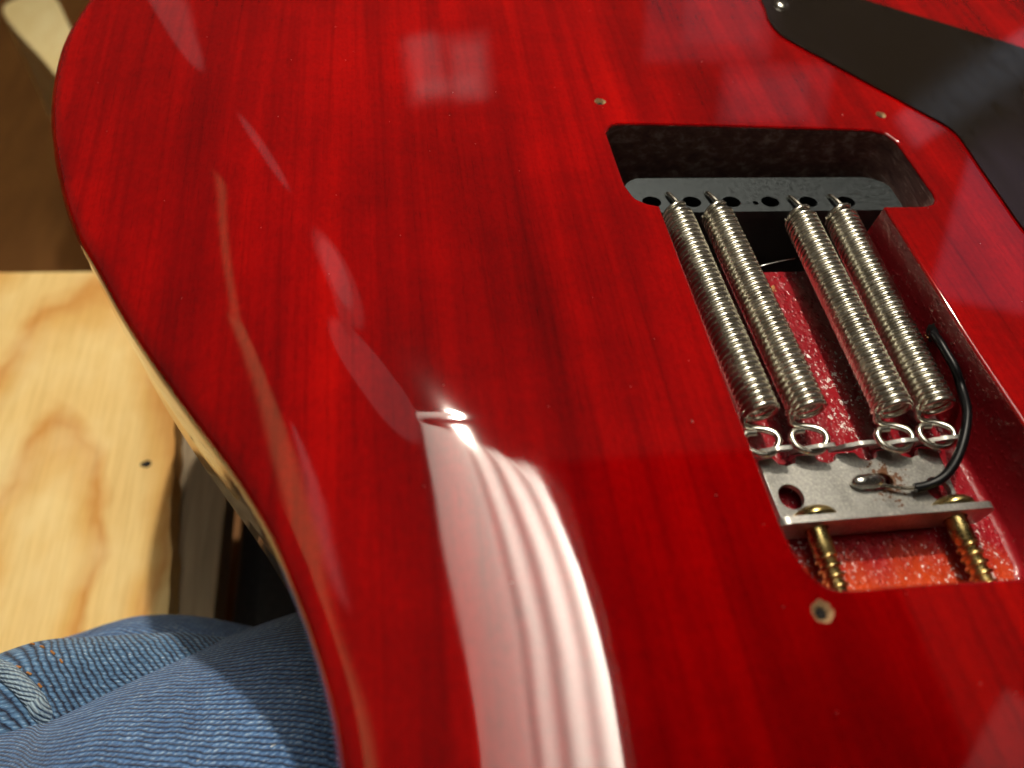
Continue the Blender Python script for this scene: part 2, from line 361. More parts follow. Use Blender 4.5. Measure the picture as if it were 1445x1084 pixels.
# ------------------------------------------------------------------ mesh helpers (millimetres in, metres out)
def mesh_obj(name, verts, faces, mat, parent=None, smooth=True, normals=None, uvs=None, bevel=0.0, sharp=None):
    me = bpy.data.meshes.new(name)
    v = np.asarray(verts, float) * MM
    me.from_pydata([tuple(p) for p in v], [], [tuple(int(i) for i in f) for f in faces])
    me.materials.append(mat)
    if uvs is not None:
        lay = me.uv_layers.new(name='UVMap')
        for lp in me.loops: lay.data[lp.index].uv = uvs[lp.vertex_index]
    if smooth: me.polygons.foreach_set('use_smooth', [True] * len(me.polygons))
    me.update()
    if sharp: me.set_sharp_from_angle(angle=math.radians(sharp))
    if normals is not None: me.normals_split_custom_set_from_vertices([tuple(n) for n in normals])
    o = bpy.data.objects.new(name, me); col.objects.link(o)
    if parent is not None: o.parent = parent
    if bevel:
        b = o.modifiers.new('bevel', 'BEVEL'); b.width = bevel * MM; b.segments = 2; b.limit_method = 'ANGLE'; b.angle_limit = math.radians(40)
        b.harden_normals = False
    return o
def tag(o, label=None, cat=None, group=None, kind=None):
    for k, v in (('label', label), ('category', cat), ('group', group), ('kind', kind)):
        if v: o[k] = v
    return o
def empty(name, loc=(0, 0, 0)):
    o = bpy.data.objects.new(name, None); col.objects.link(o); o.location = Vector(loc) * MM
    o.empty_display_size = 0.01
    return o
def spline(P, n=10, closed=False):
    P = np.array(P, float); out = []; K = len(P)
    for i in range(K if closed else K - 1):
        p0, p1, p2, p3 = [P[(i + k) % K] if closed else P[min(max(i + k, 0), K - 1)] for k in (-1, 0, 1, 2)]
        for t in np.arange(n) / n:
            out.append(.5 * (2 * p1 + (-p0 + p2) * t + (2 * p0 - 5 * p1 + 4 * p2 - p3) * t * t + (-p0 + 3 * p1 - 3 * p2 + p3) * t ** 3))
    if not closed: out.append(P[-1])
    return np.array(out)
def tube_geo(path, r, seg=10, caps=True, base=0):
    path = np.asarray(path, float); n = len(path)
    rad = np.full(n, r, float) if np.isscalar(r) else np.asarray(r, float)
    T = np.gradient(path, axis=0); T /= np.linalg.norm(T, axis=1)[:, None] + 1e-12
    up = np.array([0, 0, 1.0]) if abs(T[0][2]) < 0.9 else np.array([1.0, 0, 0])
    a = unit(np.cross(T[0], up)); V = []; Fc = []
    for i in range(n):
        a = unit(a - (a @ T[i]) * T[i]); b = np.cross(T[i], a)
        for k in range(seg):
            th = 2 * math.pi * k / seg
            V.append(path[i] + rad[i] * (math.cos(th) * a + math.sin(th) * b))
    for i in range(n - 1):
        for k in range(seg):
            k2 = (k + 1) % seg
            Fc.append((base + i * seg + k, base + i * seg + k2, base + (i + 1) * seg + k2, base + (i + 1) * seg + k))
    if caps:
        Fc.append(tuple(base + k for k in range(seg))[::-1]); Fc.append(tuple(base + (n - 1) * seg + k for k in range(seg)))
    return V, Fc
def tube(name, path, r, mat, parent=None, seg=10):
    V, Fc = tube_geo(path, r, seg)
    return mesh_obj(name, V, Fc, mat, parent, sharp=60)
def lathe(name, prof, mat, parent=None, origin=(0, 0, 0), axis=(0, 0, 1), seg=32, sharp=50, jitter=0.0):
    """profile of (radius, height) turned about an axis"""
    ax = unit(axis); up = np.array([1.0, 0, 0]) if abs(ax[0]) < 0.9 else np.array([0, 1.0, 0])
    a = unit(np.cross(up, ax)); b = np.cross(ax, a); V = []; Fc = []; o = np.asarray(origin, float)
    jt = 1 + jitter * rng.standard_normal(seg)
    for r, h in prof:
        for k in range(seg):
            th = 2 * math.pi * k / seg
            V.append(o + ax * h + r * jt[k] * (math.cos(th) * a + math.sin(th) * b))
    for i in range(len(prof) - 1):
        for k in range(seg):
            k2 = (k + 1) % seg
            Fc.append((i * seg + k, i * seg + k2, (i + 1) * seg + k2, (i + 1) * seg + k))
    if prof[0][0] > 1e-6: Fc.append(tuple(range(seg))[::-1])
    if prof[-1][0] > 1e-6: Fc.append(tuple((len(prof) - 1) * seg + k for k in range(seg)))
    return mesh_obj(name, V, Fc, mat, parent, sharp=sharp)
def inside(poly, pts):
    poly = np.asarray(poly, float); x, y = pts[:, 0], pts[:, 1]; c = np.zeros(len(pts), bool)
    j = len(poly) - 1
    for i in range(len(poly)):
        xi, yi = poly[i][:2]; xj, yj = poly[j][:2]
        cond = ((yi > y) != (yj > y)) & (x < (xj - xi) * (y - yi) / (yj - yi + 1e-15) + xi)
        c ^= cond; j = i
    return c
def cdt(outer, holes=(), extra=None):
    pts = [tuple(p[:2]) for p in outer]; edges = [(i, (i + 1) % len(outer)) for i in range(len(outer))]
    for h in holes:
        b = len(pts); pts += [tuple(p[:2]) for p in h]; edges += [(b + i, b + (i + 1) % len(h)) for i in range(len(h))]
    if extra is not None: pts += [tuple(p) for p in extra]
    vs, _, fs, _, _, _ = delaunay_2d_cdt([Vector(p) for p in pts], edges, [], 0, 1e-6)
    v = np.array([[p.x, p.y] for p in vs]); f = np.array([list(t) for t in fs if len(t) == 3])
    c = v[f].mean(1); keep = inside(outer, c)
    for h in holes: keep &= ~inside(h, c)
    f = f[keep]
    a = v[f]; area = (a[:, 1, 0] - a[:, 0, 0]) * (a[:, 2, 1] - a[:, 0, 1]) - (a[:, 1, 1] - a[:, 0, 1]) * (a[:, 2, 0] - a[:, 0, 0])
    f[area < 0] = f[area < 0][:, ::-1]
    return v, f[abs(area) > 1e-9]
def plate(name, outer, holes, z0, z1, mat, parent=None, fn=None, bevel=0.15):
    """flat piece with holes, z0..z1 thick; fn maps its own (x, y, z) to the place"""
    v, f = cdt(outer, holes); n = len(v)
    V = [(x, y, z1) for x, y in v] + [(x, y, z0) for x, y in v]
    Fc = [tuple(t) for t in f] + [tuple(t[::-1] + n) for t in f]
    cnt = {}
    for t in f:
        for a, b in ((t[0], t[1]), (t[1], t[2]), (t[2], t[0])): cnt[(a, b)] = 1
    for (a, b) in cnt:
        if (b, a) not in cnt: Fc.append((b, a, a + n, b + n))
    if fn: V = [fn(*p) for p in V]
    return mesh_obj(name, V, Fc, mat, parent, smooth=True, sharp=35, bevel=bevel)
def ring(cx, cy, rx, ry=None, n=28, jit=0.0, rot=0.0):
    ry = ry or rx; out = []
    for k in range(n):
        th = 2 * math.pi * k / n; j = 1 + jit * rng.standard_normal()
        x, y = rx * j * math.cos(th), ry * j * math.sin(th)
        out.append((cx + x * math.cos(rot) - y * math.sin(rot), cy + x * math.sin(rot) + y * math.cos(rot)))
    return out
def rounded(poly, rads, n=6):
    """polygon with each corner rounded by its radius"""
    P = [np.array(p, float) for p in poly]; K = len(P); out = []
    for i in range(K):
        r = rads[i] if not np.isscalar(rads) else rads
        p, a, b = P[i], unit(P[i - 1] - P[i]), unit(P[(i + 1) % K] - P[i])
        if r <= 0: out.append(p); continue
        ang = math.acos(np.clip(a @ b, -1, 1)); t = r / math.tan(ang / 2)
        s, e = p + a * t, p + b * t; c = p + unit(a + b) * (r / math.sin(ang / 2))
        a0 = math.atan2(*(s - c)[::-1]); a1 = math.atan2(*(e - c)[::-1]); d = (a1 - a0 + math.pi) % (2 * math.pi) - math.pi
        for k in range(n + 1):
            th = a0 + d * k / n; out.append(c + r * np.array([math.cos(th), math.sin(th)]))
    return out
def box(name, lo, hi, mat, parent=None, bevel=0.5, fn=None):
    x0, y0, z0 = lo; x1, y1, z1 = hi
    V = [(x, y, z) for z in (z0, z1) for y in (y0, y1) for x in (x0, x1)]
    if fn: V = [fn(*p) for p in V]
    Fc = [(0, 2, 3, 1), (4, 5, 7, 6), (0, 1, 5, 4), (2, 6, 7, 3), (0, 4, 6, 2), (1, 3, 7, 5)]
    return mesh_obj(name, V, Fc, mat, parent, bevel=bevel, sharp=35)

# ------------------------------------------------------------------ the guitar's back: flat, with a belly carve falling to the waist
CARVE = spline([(-190, 160), (-166, 118), (-147, 89), (-127, 50), (-113, 25), (-100, 0), (-89, -24), (-77, -47), (-66, -66), (-57, -84), (-52, -104), (-50, -130), (-50, -170), (-50, -300)], 8)
for _ in range(60): CARVE[1:-1] = 0.25 * CARVE[:-2] + 0.5 * CARVE[1:-1] + 0.25 * CARVE[2:]
CARVE = spline(CARVE, 4)
CW, CS = 30.0, 0.26
def carve_dist(p):
    a = CARVE[:-1]; ab = CARVE[1:] - a; ap = p[:, None] - a[None]
    t = np.clip((ap * ab).sum(-1) / (ab * ab).sum(-1), 0, 1)
    q = ap - t[..., None] * ab; dd = (q * q).sum(-1); k = dd.argmin(1); i = np.arange(len(p))
    s = np.sign(ab[k, 0] * ap[i, k, 1] - ab[k, 1] * ap[i, k, 0])
    return -s * np.sqrt(dd[i, k])
DENT = at(632, 589)[:2]
def carve(p):
    p = np.atleast_2d(np.asarray(p, float))
    d = np.concatenate([np.maximum(carve_dist(c), 0) for c in np.array_split(p, max(1, len(p) // 2000))])
    z = -np.where(d < CW, CS * d * d / (2 * CW), CS * CW / 2 + CS * (d - CW))
    x, y = p[:, 0], p[:, 1]                            # hand-sanded unevenness of the carve
    w = 0.020 * np.sin(x / 6.1 + 0.7 + y / 15) + 0.026 * np.sin(y / 8.3 - x / 21 + 1.9) + 0.012 * np.sin(y / 4.1 + x / 7.0)
    return z + w * np.clip((d + 1) / 14, 0, 1) * np.clip((34 - d) / 12, 0, 1) * np.clip((y + 62) / 16, 0, 1)
def dent(p):
    p = np.atleast_2d(np.asarray(p, float)); q = p - DENT; ca, sa = math.cos(-0.12), math.sin(-0.12)
    e = (q[:, 0] * ca + q[:, 1] * sa) / 4.2; w = (-q[:, 0] * sa + q[:, 1] * ca) / 0.9
    return -0.035 * np.exp(-e * e - w * w)
def height(p): return carve(p) + dent(p)
def slope_normals(p):
    zx = zy = 0
    for fn, e in ((carve, 2.5), (dent, 0.12)):
        dx = np.array([e, 0]); dy = np.array([0, e])
        zx = zx + (fn(p + dx) - fn(p - dx)) / (2 * e); zy = zy + (fn(p + dy) - fn(p - dy)) / (2 * e)
    n = np.stack([-zx, -zy, np.ones_like(zx)], -1)
    return n / np.linalg.norm(n, axis=1)[:, None]
def on_back(px, py, drop=0.0):
    z = 0.0
    for _ in range(12):
        q = at(px, py, z); z = float(height(q[:2])[0]) - drop
    return at(px, py, z)

RO = 4.0                                                # round-over of the outer edge
edge_px = [(139, 0), (105, 50), (90, 84), (80, 128), (76, 167), (77.5, 205), (83, 248), (97, 306), (114, 350), (134, 385), (167, 446), (198, 496), (232, 547),
           (271, 601), (310, 653), (349, 711), (387, 779), (414, 848), (434, 900), (453, 961), (468, 1019), (478, 1084)]
left = [on_back(x, y, RO)[:2] for x, y in edge_px]
rest = [(-97, -126), (-99, -142), (-108, -166), (-124, -195), (-132, -222), (-120, -248), (-88, -258), (-48, -256), (0, -258), (50, -260), (100, -262), (136, -246), (148, -212), (138, -175),
        (126, -140), (122, -110), (128, -72), (142, -30), (158, 10), (170, 52), (168, 95), (145, 128), (100, 144), (40, 151), (-30, 151), (-95, 144), (-142, 126), (-163, 104)]
outline = spline([tuple(p) for p in left] + rest, 7, closed=True)
def resample(poly, step):
    P = np.vstack([poly, poly[:1]]); s = np.r_[0, np.cumsum(np.linalg.norm(np.diff(P, axis=0), axis=1))]
    n = max(8, int(s[-1] / step)); t = np.linspace(0, s[-1], n, endpoint=False)
    return np.stack([np.interp(t, s, P[:, 0]), np.interp(t, s, P[:, 1])], -1)
def out_normals(poly):
    T = np.roll(poly, -1, 0) - np.roll(poly, 1, 0); T /= np.linalg.norm(T, axis=1)[:, None]
    area = 0.5 * np.sum(poly[:, 0] * np.roll(poly[:, 1], -1) - np.roll(poly[:, 0], -1) * poly[:, 1])
    n = np.stack([T[:, 1], -T[:, 0]], -1)
    return n if area > 0 else -n
outline = resample(outline, 2.0)
for _ in range(3): outline = 0.25 * np.roll(outline, 1, 0) + 0.5 * outline + 0.25 * np.roll(outline, -1, 0)
on = out_normals(outline)
inset = outline - on * RO

cav_px = [(856, 187), (861, 177), (872, 174.5), (900, 174.5), (1000, 177), (1100, 180), (1200, 182.5), (1232, 184), (1251, 189), (1266, 200), (1288, 230), (1306, 256), (1317, 271), (1321, 280),
          (1317, 287), (1306, 290), (1280, 290.5), (1248, 291)]
cav = [at(x, y)[:2] for x, y in cav_px]
cav += [at(1290, 358)[:2], at(1367, 480)[:2], at(1445, 597)[:2], np.array((37.6, -80.0)), np.array((37.0, -88.5)), np.array((34.5, -93.5)), np.array((29.0, -95.8))]
cav += [at(x, y)[:2] for x, y in [(1445, 815), (1300, 824), (1205, 832), (1182, 832), (1162, 825), (1143, 808), (1120, 777), (1104, 743), (1050, 602), (1000, 470), (931, 290), (913, 286.5), (896, 279), (883, 262), (875, 241)]]
cav = resample(np.array(cav), 1.0)
cav = cav[::-1] if np.sum(cav[:, 0] * np.roll(cav[:, 1], -1) - np.roll(cav[:, 0], -1) * cav[:, 1]) < 0 else cav   # counter-clockwise
cn = out_normals(cav)                                   # away from the cavity, into the wood
RC = 0.7
cav_rim = cav + cn * RC

guitar = empty('electric_guitar', (0, -50, -45))
tag(guitar, 'translucent red lacquered guitar lying face down with its spring cavity open', 'guitar')
G_INV = Matrix.Translation(Vector((0, -50, -45)) * MM).inverted()
def part(o):
    o.parent = guitar; o.matrix_parent_inverse = G_INV
    return o

hole_px = [(847, 143.5), (1243, 162), (1161, 863)]
hole_pts = [at(*h)[:2] for h in hole_px]
hole_r = [1.55, 1.5, 1.9]
hole_rings = [ring(p[0], p[1], r, n=22, jit=0.07) for p, r in zip(hole_pts, hole_r)]

LAP = 6.0
def build_back():
    gx, gy = np.meshgrid(np.arange(-172, 20, 2.2), np.arange(-150, 112, 2.2)); fine = np.stack([gx.ravel(), gy.ravel()], -1)
    fine = fine + rng.uniform(-.25, .25, fine.shape)
    gx, gy = np.meshgrid(np.arange(-170, 175, 7.0), np.arange(-262, 152, 7.0)); coarse = np.stack([gx.ravel(), gy.ravel()], -1)
    coarse = coarse[(coarse[:, 0] > 20) | (coarse[:, 1] < -151) | (coarse[:, 1] > 113)] + 0.013
    gx, gy = np.meshgrid(np.arange(-14, 14, 0.45), np.arange(-5, 5, 0.4)); d = np.stack([gx.ravel(), gy.ravel()], -1) + DENT
    fine = fine[(abs(fine - DENT) > np.array([14.2, 5.2])).any(1)]
    ex = np.vstack([fine, coarse, d])
    keep = inside(inset, ex) & ~inside(cav_rim, ex)
    for rg in hole_rings: keep &= ~inside(rg, ex)
    ex = ex[keep]
    v, f = cdt(inset, [cav_rim] + hole_rings, ex)
    z = height(v); V = np.column_stack([v, z]); NN = slope_normals(v)
    V = list(map(tuple, V)); NN = [tuple(n) for n in NN]; Fc = [tuple(t) for t in f]
    # outer round-over, ring by ring
    zi = height(inset); ni = slope_normals(inset); steps = 8
    n = len(inset); b0 = len(V)
    for k in range(steps + 1):
        a = 0.5 * math.pi * k / steps
        for i in range(n):
            V.append((inset[i, 0] + on[i, 0] * RO * math.sin(a), inset[i, 1] + on[i, 1] * RO * math.sin(a), zi[i] - RO * (1 - math.cos(a))))
            NN.append(tuple(unit(np.array([on[i, 0] * math.sin(a), on[i, 1] * math.sin(a), 0]) + ni[i] * math.cos(a))))
    for i in range(n):
        V.append((outline[i, 0], outline[i, 1], zi[i] - RO - LAP)); NN.append((on[i, 0], on[i, 1], 0.0))
    for k in range(steps + 1):
        for i in range(n):
            j = (i + 1) % n
            Fc.append((b0 + k * n + i, b0 + (k + 1) * n + i, b0 + (k + 1) * n + j, b0 + k * n + j))
    # softened rim of the cavity
    m = len(cav); b1 = len(V)
    for k in range(5):
        a = 0.5 * math.pi * k / 4
        for i in range(m):
            V.append((cav_rim[i, 0] - cn[i, 0] * RC * math.sin(a), cav_rim[i, 1] - cn[i, 1] * RC * math.sin(a), -RC * (1 - math.cos(a))))
            NN.append(tuple(unit(np.array([-cn[i, 0] * math.sin(a), -cn[i, 1] * math.sin(a), math.cos(a)]))))
    for k in range(4):
        for i in range(m):
            j = (i + 1) % m
            Fc.append((b1 + k * m + i, b1 + k * m + j, b1 + (k + 1) * m + j, b1 + (k + 1) * m + i))
    o = mesh_obj('back', V, Fc, M['red'], smooth=True, normals=NN)
    # flip any face that looks down by mistake is harmless: both sides carry the same lacquer
    return o, zi
back, zi = build_back()
part(back); back['label'] = 'glossy red stained mahogany back with streaked grain'
def build_side():
    n = len(outline); rows = [zi - RO, zi - RO - 1.2, None, None]
    V = []; Fc = []
    lev = [zi - RO - LAP, zi - RO - LAP - 1, np.full(n, -25.0), np.full(n, -42.0), np.full(n, -44.3), np.full(n, -45.0)]
    ins = [0, 0.0, 0.0, 0.0, 0.7, 2.2]
    for zz, s in zip(lev, ins):
        for i in range(n): V.append((outline[i, 0] - on[i, 0] * s, outline[i, 1] - on[i, 1] * s, zz[i]))
    for k in range(len(lev) - 1):
        for i in range(n):
            j = (i + 1) % n; Fc.append((k * n + i, (k + 1) * n + i, (k + 1) * n + j, k * n + j))
    b = (len(lev) - 1) * n
    v, f = cdt(outline - on * 2.2)
    off = len(V)
    V += [(p[0], p[1], -45.0) for p in v]; Fc += [tuple(t[::-1] + off) for t in f]
    return mesh_obj('side', V, Fc, M['maple'], smooth=True, sharp=60)
side = part(build_side()); side['label'] = 'pale clear coated maple side'

# cavity walls: 18 mm deep spring slot, block rout right through the wood
FLOOR_Z, LEDGE_Y = -18.5, -4.4
def build_cavity():
    m = len(cav); FR = 1.6
    V = []; Fc = []
    slot = [i for i in range(m) if cav[i, 1] < LEDGE_Y]; rows = []
    prof = [(0.0, -RC), (0.15, -6.0), (0.5, FLOOR_Z + FR)] + [(0.5 + FR * (1 - math.cos(a)), FLOOR_Z + FR * (1 - math.sin(a))) for a in (0.5, 1.0, math.pi / 2)]
    start = next(i for i in range(m) if cav[i - 1, 1] >= LEDGE_Y and cav[i, 1] < LEDGE_Y)
    order = [(start + k) % m for k in range(m)]
    s_idx = [i for i in order if cav[i, 1] < LEDGE_Y]; w_idx = [i for i in order if cav[i, 1] < 0.2]; start_w = next(i for i in range(m) if cav[i - 1, 1] >= 0.2 and cav[i, 1] < 0.2); w_idx = [i for i in [(start_w + k) % m for k in range(m)] if cav[i, 1] < 0.2]; r_idx = [i for i in order if cav[i, 1] >= LEDGE_Y]
    # slot wall
    for s, z in prof:
        for i in w_idx: V.append((cav[i, 0] - cn[i, 0] * s, cav[i, 1] - cn[i, 1] * s, z))
    k = len(w_idx)
    for a in range(len(prof) - 1):
        for i in range(k - 1): Fc.append((a * k + i, a * k + i + 1, (a + 1) * k + i + 1, (a + 1) * k + i))
    wall = mesh_obj('cavity_wall', V, Fc, M['wall'], sharp=70)
    # slot floor
    s = prof[-1][0]; rim = [(cav[i, 0] - cn[i, 0] * s, cav[i, 1] - cn[i, 1] * s) for i in s_idx]
    rim[0] = (rim[0][0], LEDGE_Y); rim[-1] = (rim[-1][0], LEDGE_Y)
    gx, gy = np.meshgrid(np.arange(-30, 42, 1.5), np.arange(-98, -5, 1.5)); ex = np.stack([gx.ravel(), gy.ravel()], -1) + rng.uniform(-.3, .3, (gx.size, 2))
    ex = ex[inside(rim, ex)]
    v, f = cdt(rim, [], ex)
    zz = FLOOR_Z + 0.05 * rng.standard_normal(len(v)); zz[:len(rim)] = FLOOR_Z
    n = len(v); V = [(p[0], p[1], z) for p, z in zip(v, zz)]; Fc = [tuple(t) for t in f]
    a, b = rim[0], rim[-1]
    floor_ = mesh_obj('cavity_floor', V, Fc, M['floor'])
    # block rout
    V = []; Fc = []; idx = [s_idx[-1]] + r_idx + [s_idx[0]]; k = len(idx)
    zs = [-RC, -8, -20, -43.5]
    for z in zs:
        for i in idx: V.append((cav[i, 0] + cn[i, 0] * 0.02, cav[i, 1] + cn[i, 1] * 0.02, z))
    for q in range(len(zs) - 1):
        for i in range(k - 1): Fc.append((q * k + i, q * k + i + 1, (q + 1) * k + i + 1, (q + 1) * k + i))
    o = len(V)
    V += [(a[0] + 2.5, LEDGE_Y, FLOOR_Z), (b[0] - 2.5, LEDGE_Y, FLOOR_Z), (b[0] - 2.5, LEDGE_Y, -43.5), (a[0] + 2.5, LEDGE_Y, -43.5)]; Fc.append((o, o + 1, o + 2, o + 3))
    o = len(V)
    V += [(-40, LEDGE_Y - 1, -43.4), (60, LEDGE_Y - 1, -43.4), (60, 40, -43.4), (-40, 40, -43.4)]; Fc.append((o, o + 1, o + 2, o + 3))
    rout = mesh_obj('block_rout', V, Fc, M['rout'], sharp=60)
    return wall, floor_, rout
wall, floor_, rout = [part(o) for o in build_cavity()]
wall['label'] = 'dark red wall of the spring cavity'; floor_['label'] = 'red bumpy lacquered cavity floor'; rout['label'] = 'dark stained rough recess behind the springs'

# bare screw holes with chipped rims
for p, r, rg in zip(hole_pts, hole_r, hole_rings):
    V = []; Fc = []; n = len(rg); zs = [(1.0, 0.0), (0.86, -0.35), (0.55, -1.0), (0.5, -6.0)]
    for s, z in zs:
        for q in rg: V.append((p[0] + (q[0] - p[0]) * s, p[1] + (q[1] - p[1]) * s, z + (0.12 * rng.standard_normal() if -2 < z < 0 else 0)))
    for k in range(len(zs) - 1):
        for i in range(n): Fc.append((k * n + i, k * n + (i + 1) % n, (k + 1) * n + (i + 1) % n, (k + 1) * n + i))
    Fc.append(tuple(3 * n + i for i in range(n)))
    o = part(mesh_obj('screw_hole', V, Fc, M['bare'])); o['label'] = 'empty screw hole chipped down to pale wood'
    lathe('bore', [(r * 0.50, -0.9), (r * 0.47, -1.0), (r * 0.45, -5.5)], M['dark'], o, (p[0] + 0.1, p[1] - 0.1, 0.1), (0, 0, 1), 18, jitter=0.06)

# ------------------------------------------------------------------ tremolo block
BZ = -10.0
def build_block():
    x0, x1, y0, y1 = -26.0, 53.0, 9.6, 23.2
    outer = rounded([(x0, y0), (x1, y0), (x1, y1), (x0, y1)], [1.0, 4.0, 9.0, 6.0], 8)
    hx = [-19.6 + 11.0 * k for k in range(6)]
    holes = [ring(x + (0.2), 13.4 - 0.012 * (x - 8), 2.55, 2.1, 26) for x in hx]
    holes += [ring(9.3, 12.9, 0.8, n=16)]
    blk = plate('tremolo_block', outer, holes, -41.0, BZ, M['block'], bevel=0.35)
    return blk, hx
block, hx = build_block(); part(block); block['label'] = 'dark grey steel tremolo block with a row of round holes'
for x in hx:
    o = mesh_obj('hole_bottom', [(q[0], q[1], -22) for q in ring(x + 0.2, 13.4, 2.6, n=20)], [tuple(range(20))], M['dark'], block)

# ------------------------------------------------------------------ four extension springs
SL = 57.0; SR = 3.6; SWR = 0.62
def spring_paths():
    turns = 40; seg = 24; pts = []
    n = turns * seg
    for i in range(n + 1):
        th = math.pi + 2 * math.pi * i / seg
        pts.append((SR * math.cos(th), SL * i / n, -SR * math.sin(th)))
    coil = np.array(pts)
    loop = spline([(-3.6, 1.2, -1.6), (-3.7, 0.2, -0.4), (-3.7, -0.9, -1.6), (-2.4, -1.7, -2.1), (0.2, -2.5, -1.7), (2.0, -4.0, -1.2), (2.1, -5.9, -1.3), (0.3, -7.6, -1.8), (-2.2, -7.8, -2.0),
                   (-4.5, -6.4, -2.0), (-5.0, -4.4, -1.9), (-3.9, -3.1, -1.8), (-1.8, -3.0, -1.7)], 8)
    hook = spline([(-3.58, SL - 0.1, 0.3), (-3.0, SL + 0.25, 2.0), (-1.4, SL + 0.7, 3.3), (0.6, SL + 1.2, 3.4), (1.9, SL + 1.9, 2.2), (1.5, SL + 3.6, 0.9), (0.8, SL + 6.2, 0.5), (0.3, SL + 8.2, 0.0), (0.2, SL + 8.9, -1.2), (0.2, SL + 9.1, -3.2)], 7)
    return coil, loop, hook
coil_p, loop_p, hook_p = spring_paths()
def geo_mesh(name, path, r, seg, mat):
    V, Fc = tube_geo(path, r, seg); me = bpy.data.meshes.new(name)
    me.from_pydata([tuple(np.array(p) * MM) for p in V], [], Fc); me.materials.append(mat)
    me.polygons.foreach_set('use_smooth', [True] * len(me.polygons)); me.set_sharp_from_angle(angle=math.radians(60)); return me
coil_m = geo_mesh('spring_coil', coil_p, SWR, 9, M['spring'])
loop_m = geo_mesh('claw_loop', loop_p, SWR * 1.2, 10, M['spring']); hook_m = geo_mesh('block_hook', hook_p, SWR * 0.98, 10, M['spring'])
SZ = -9.2
spring_lab = ['bright steel spring nearest the belly carve, partly under the cavity edge', 'bright steel spring second from the belly carve', 'bright steel spring just right of the wide gap', 'bright steel spring nearest the black wire']
ends = [((1074, 585), (955, 306)), ((1141, 582), (1012, 305)), ((1262, 581), (1129, 310)), ((1321, 577), (1186, 308))]
for (e0, e1), lab in zip(ends, spring_lab):
    a = at(*e0, SZ); b = at(*e1, SZ); d = b - a; Ls = np.linalg.norm(d); d = d / Ls
    o = bpy.data.objects.new('tension_spring', coil_m); col.objects.link(o)
    x = unit(np.cross(d, (0, 0, 1))); z = np.cross(x, d)
    m = Matrix(((x[0], d[0], z[0], a[0] * MM), (x[1], d[1], z[1], a[1] * MM), (x[2], d[2], z[2], a[2] * MM), (0, 0, 0, 1)))
    m = m @ Matrix.Diagonal((1, Ls / SL, 1, 1))
    part(o); o.matrix_basis = m; o['label'] = lab
    for nm, me in (('claw_loop', loop_m), ('block_hook', hook_m)):
        c = bpy.data.objects.new(nm, me); col.objects.link(c); c.parent = o

# ------------------------------------------------------------------ spring claw
PZ = -14.2
def build_claw():
    x0, x1, yf, yn = -13.0, 27.4, -61.6, -77.6
    outer = []
    pos = [at(1085, 625, -11)[0] + 0.5, at(1143, 618, -11)[0] + 0.6, 7.6, 17.3, 27.2]
    outer = [(x0, yn), (x1 - 0.6, yn), (x1 + 0.6, yf - 0.5)]
    for i in range(4, 0, -1):                          # scalloped edge between the fingers
        c = (pos[i] + pos[i - 1]) / 2 - 1.2
        outer += [(c + 2.6, yf), (c + 1.9, yf - 1.5), (c, yf - 2.2), (c - 1.9, yf - 1.5), (c - 2.6, yf)]
    outer += [(x0 - 0.6, yf - 0.5)]
    h1 = at(1117, 701, PZ); h2 = at(1325, 690, PZ); h3 = at(1222, 682, PZ)
    slot = [(h3[0] + 2.0 + 2.6 * sx + 1.75 * math.cos(t), h3[1] + 0.2 + 1.75 * math.sin(t)) for sx, rng_ in ((1, np.linspace(-math.pi / 2, math.pi / 2, 9)), (-1, np.linspace(math.pi / 2, 1.5 * math.pi, 9))) for t in rng_]
    holes = [ring(h1[0], h1[1], 2.65, 2.75), ring(h2[0], h2[1], 2.65, 2.75), slot]
    claw = plate('spring_claw', outer, holes, PZ - 1.5, PZ, M['claw'], bevel=0.2)
    # screw flange, standing up from the near edge and leaning out
    fl = rounded([(-16.2, -3.0), (30.3, -3.0), (30.6, 4.9), (-16.4, 4.9)], [1.0, 1.0, 2.4, 2.4], 6)
    lean = 0.0
    def fmap(x, h, t):
        return (x, -77.4 - t - (h + 1.5) * lean, PZ + h)
    sx = [at(1158, 745, -12)[0], at(1356, 730, -12)[0]]
    holes = [ring(x, 0.5, 2.4, n=18) for x in sx]
    flange = plate('screw_flange', [(p[0], p[1]) for p in fl], holes, -0.2, 1.3, M['claw'], claw, fn=fmap, bevel=0.2)
    # five bent fingers
    for x in pos:
        shape = rounded([(-4.0, -0.8), (1.2, -0.8), (2.2, 2.6), (3.9, 3.4), (4.1, 5.2), (0.4, 5.0), (-2.2, 3.2)], [0.3, 0.8, 1.2, 0.7, 0.7, 2.0, 1.5], 4)
        plate('finger', shape, [], -0.45, 0.45, M['claw'], claw, fn=lambda a, h, t, x=x: (x + a - 0.6, yf + 0.9 - t - 0.30 * h, PZ + h), bevel=0.18)
    return claw, sx, h3
claw, screw_x, joint = build_claw(); part(claw); claw['label'] = 'dull steel spring claw plate with rust specks and two round holes'

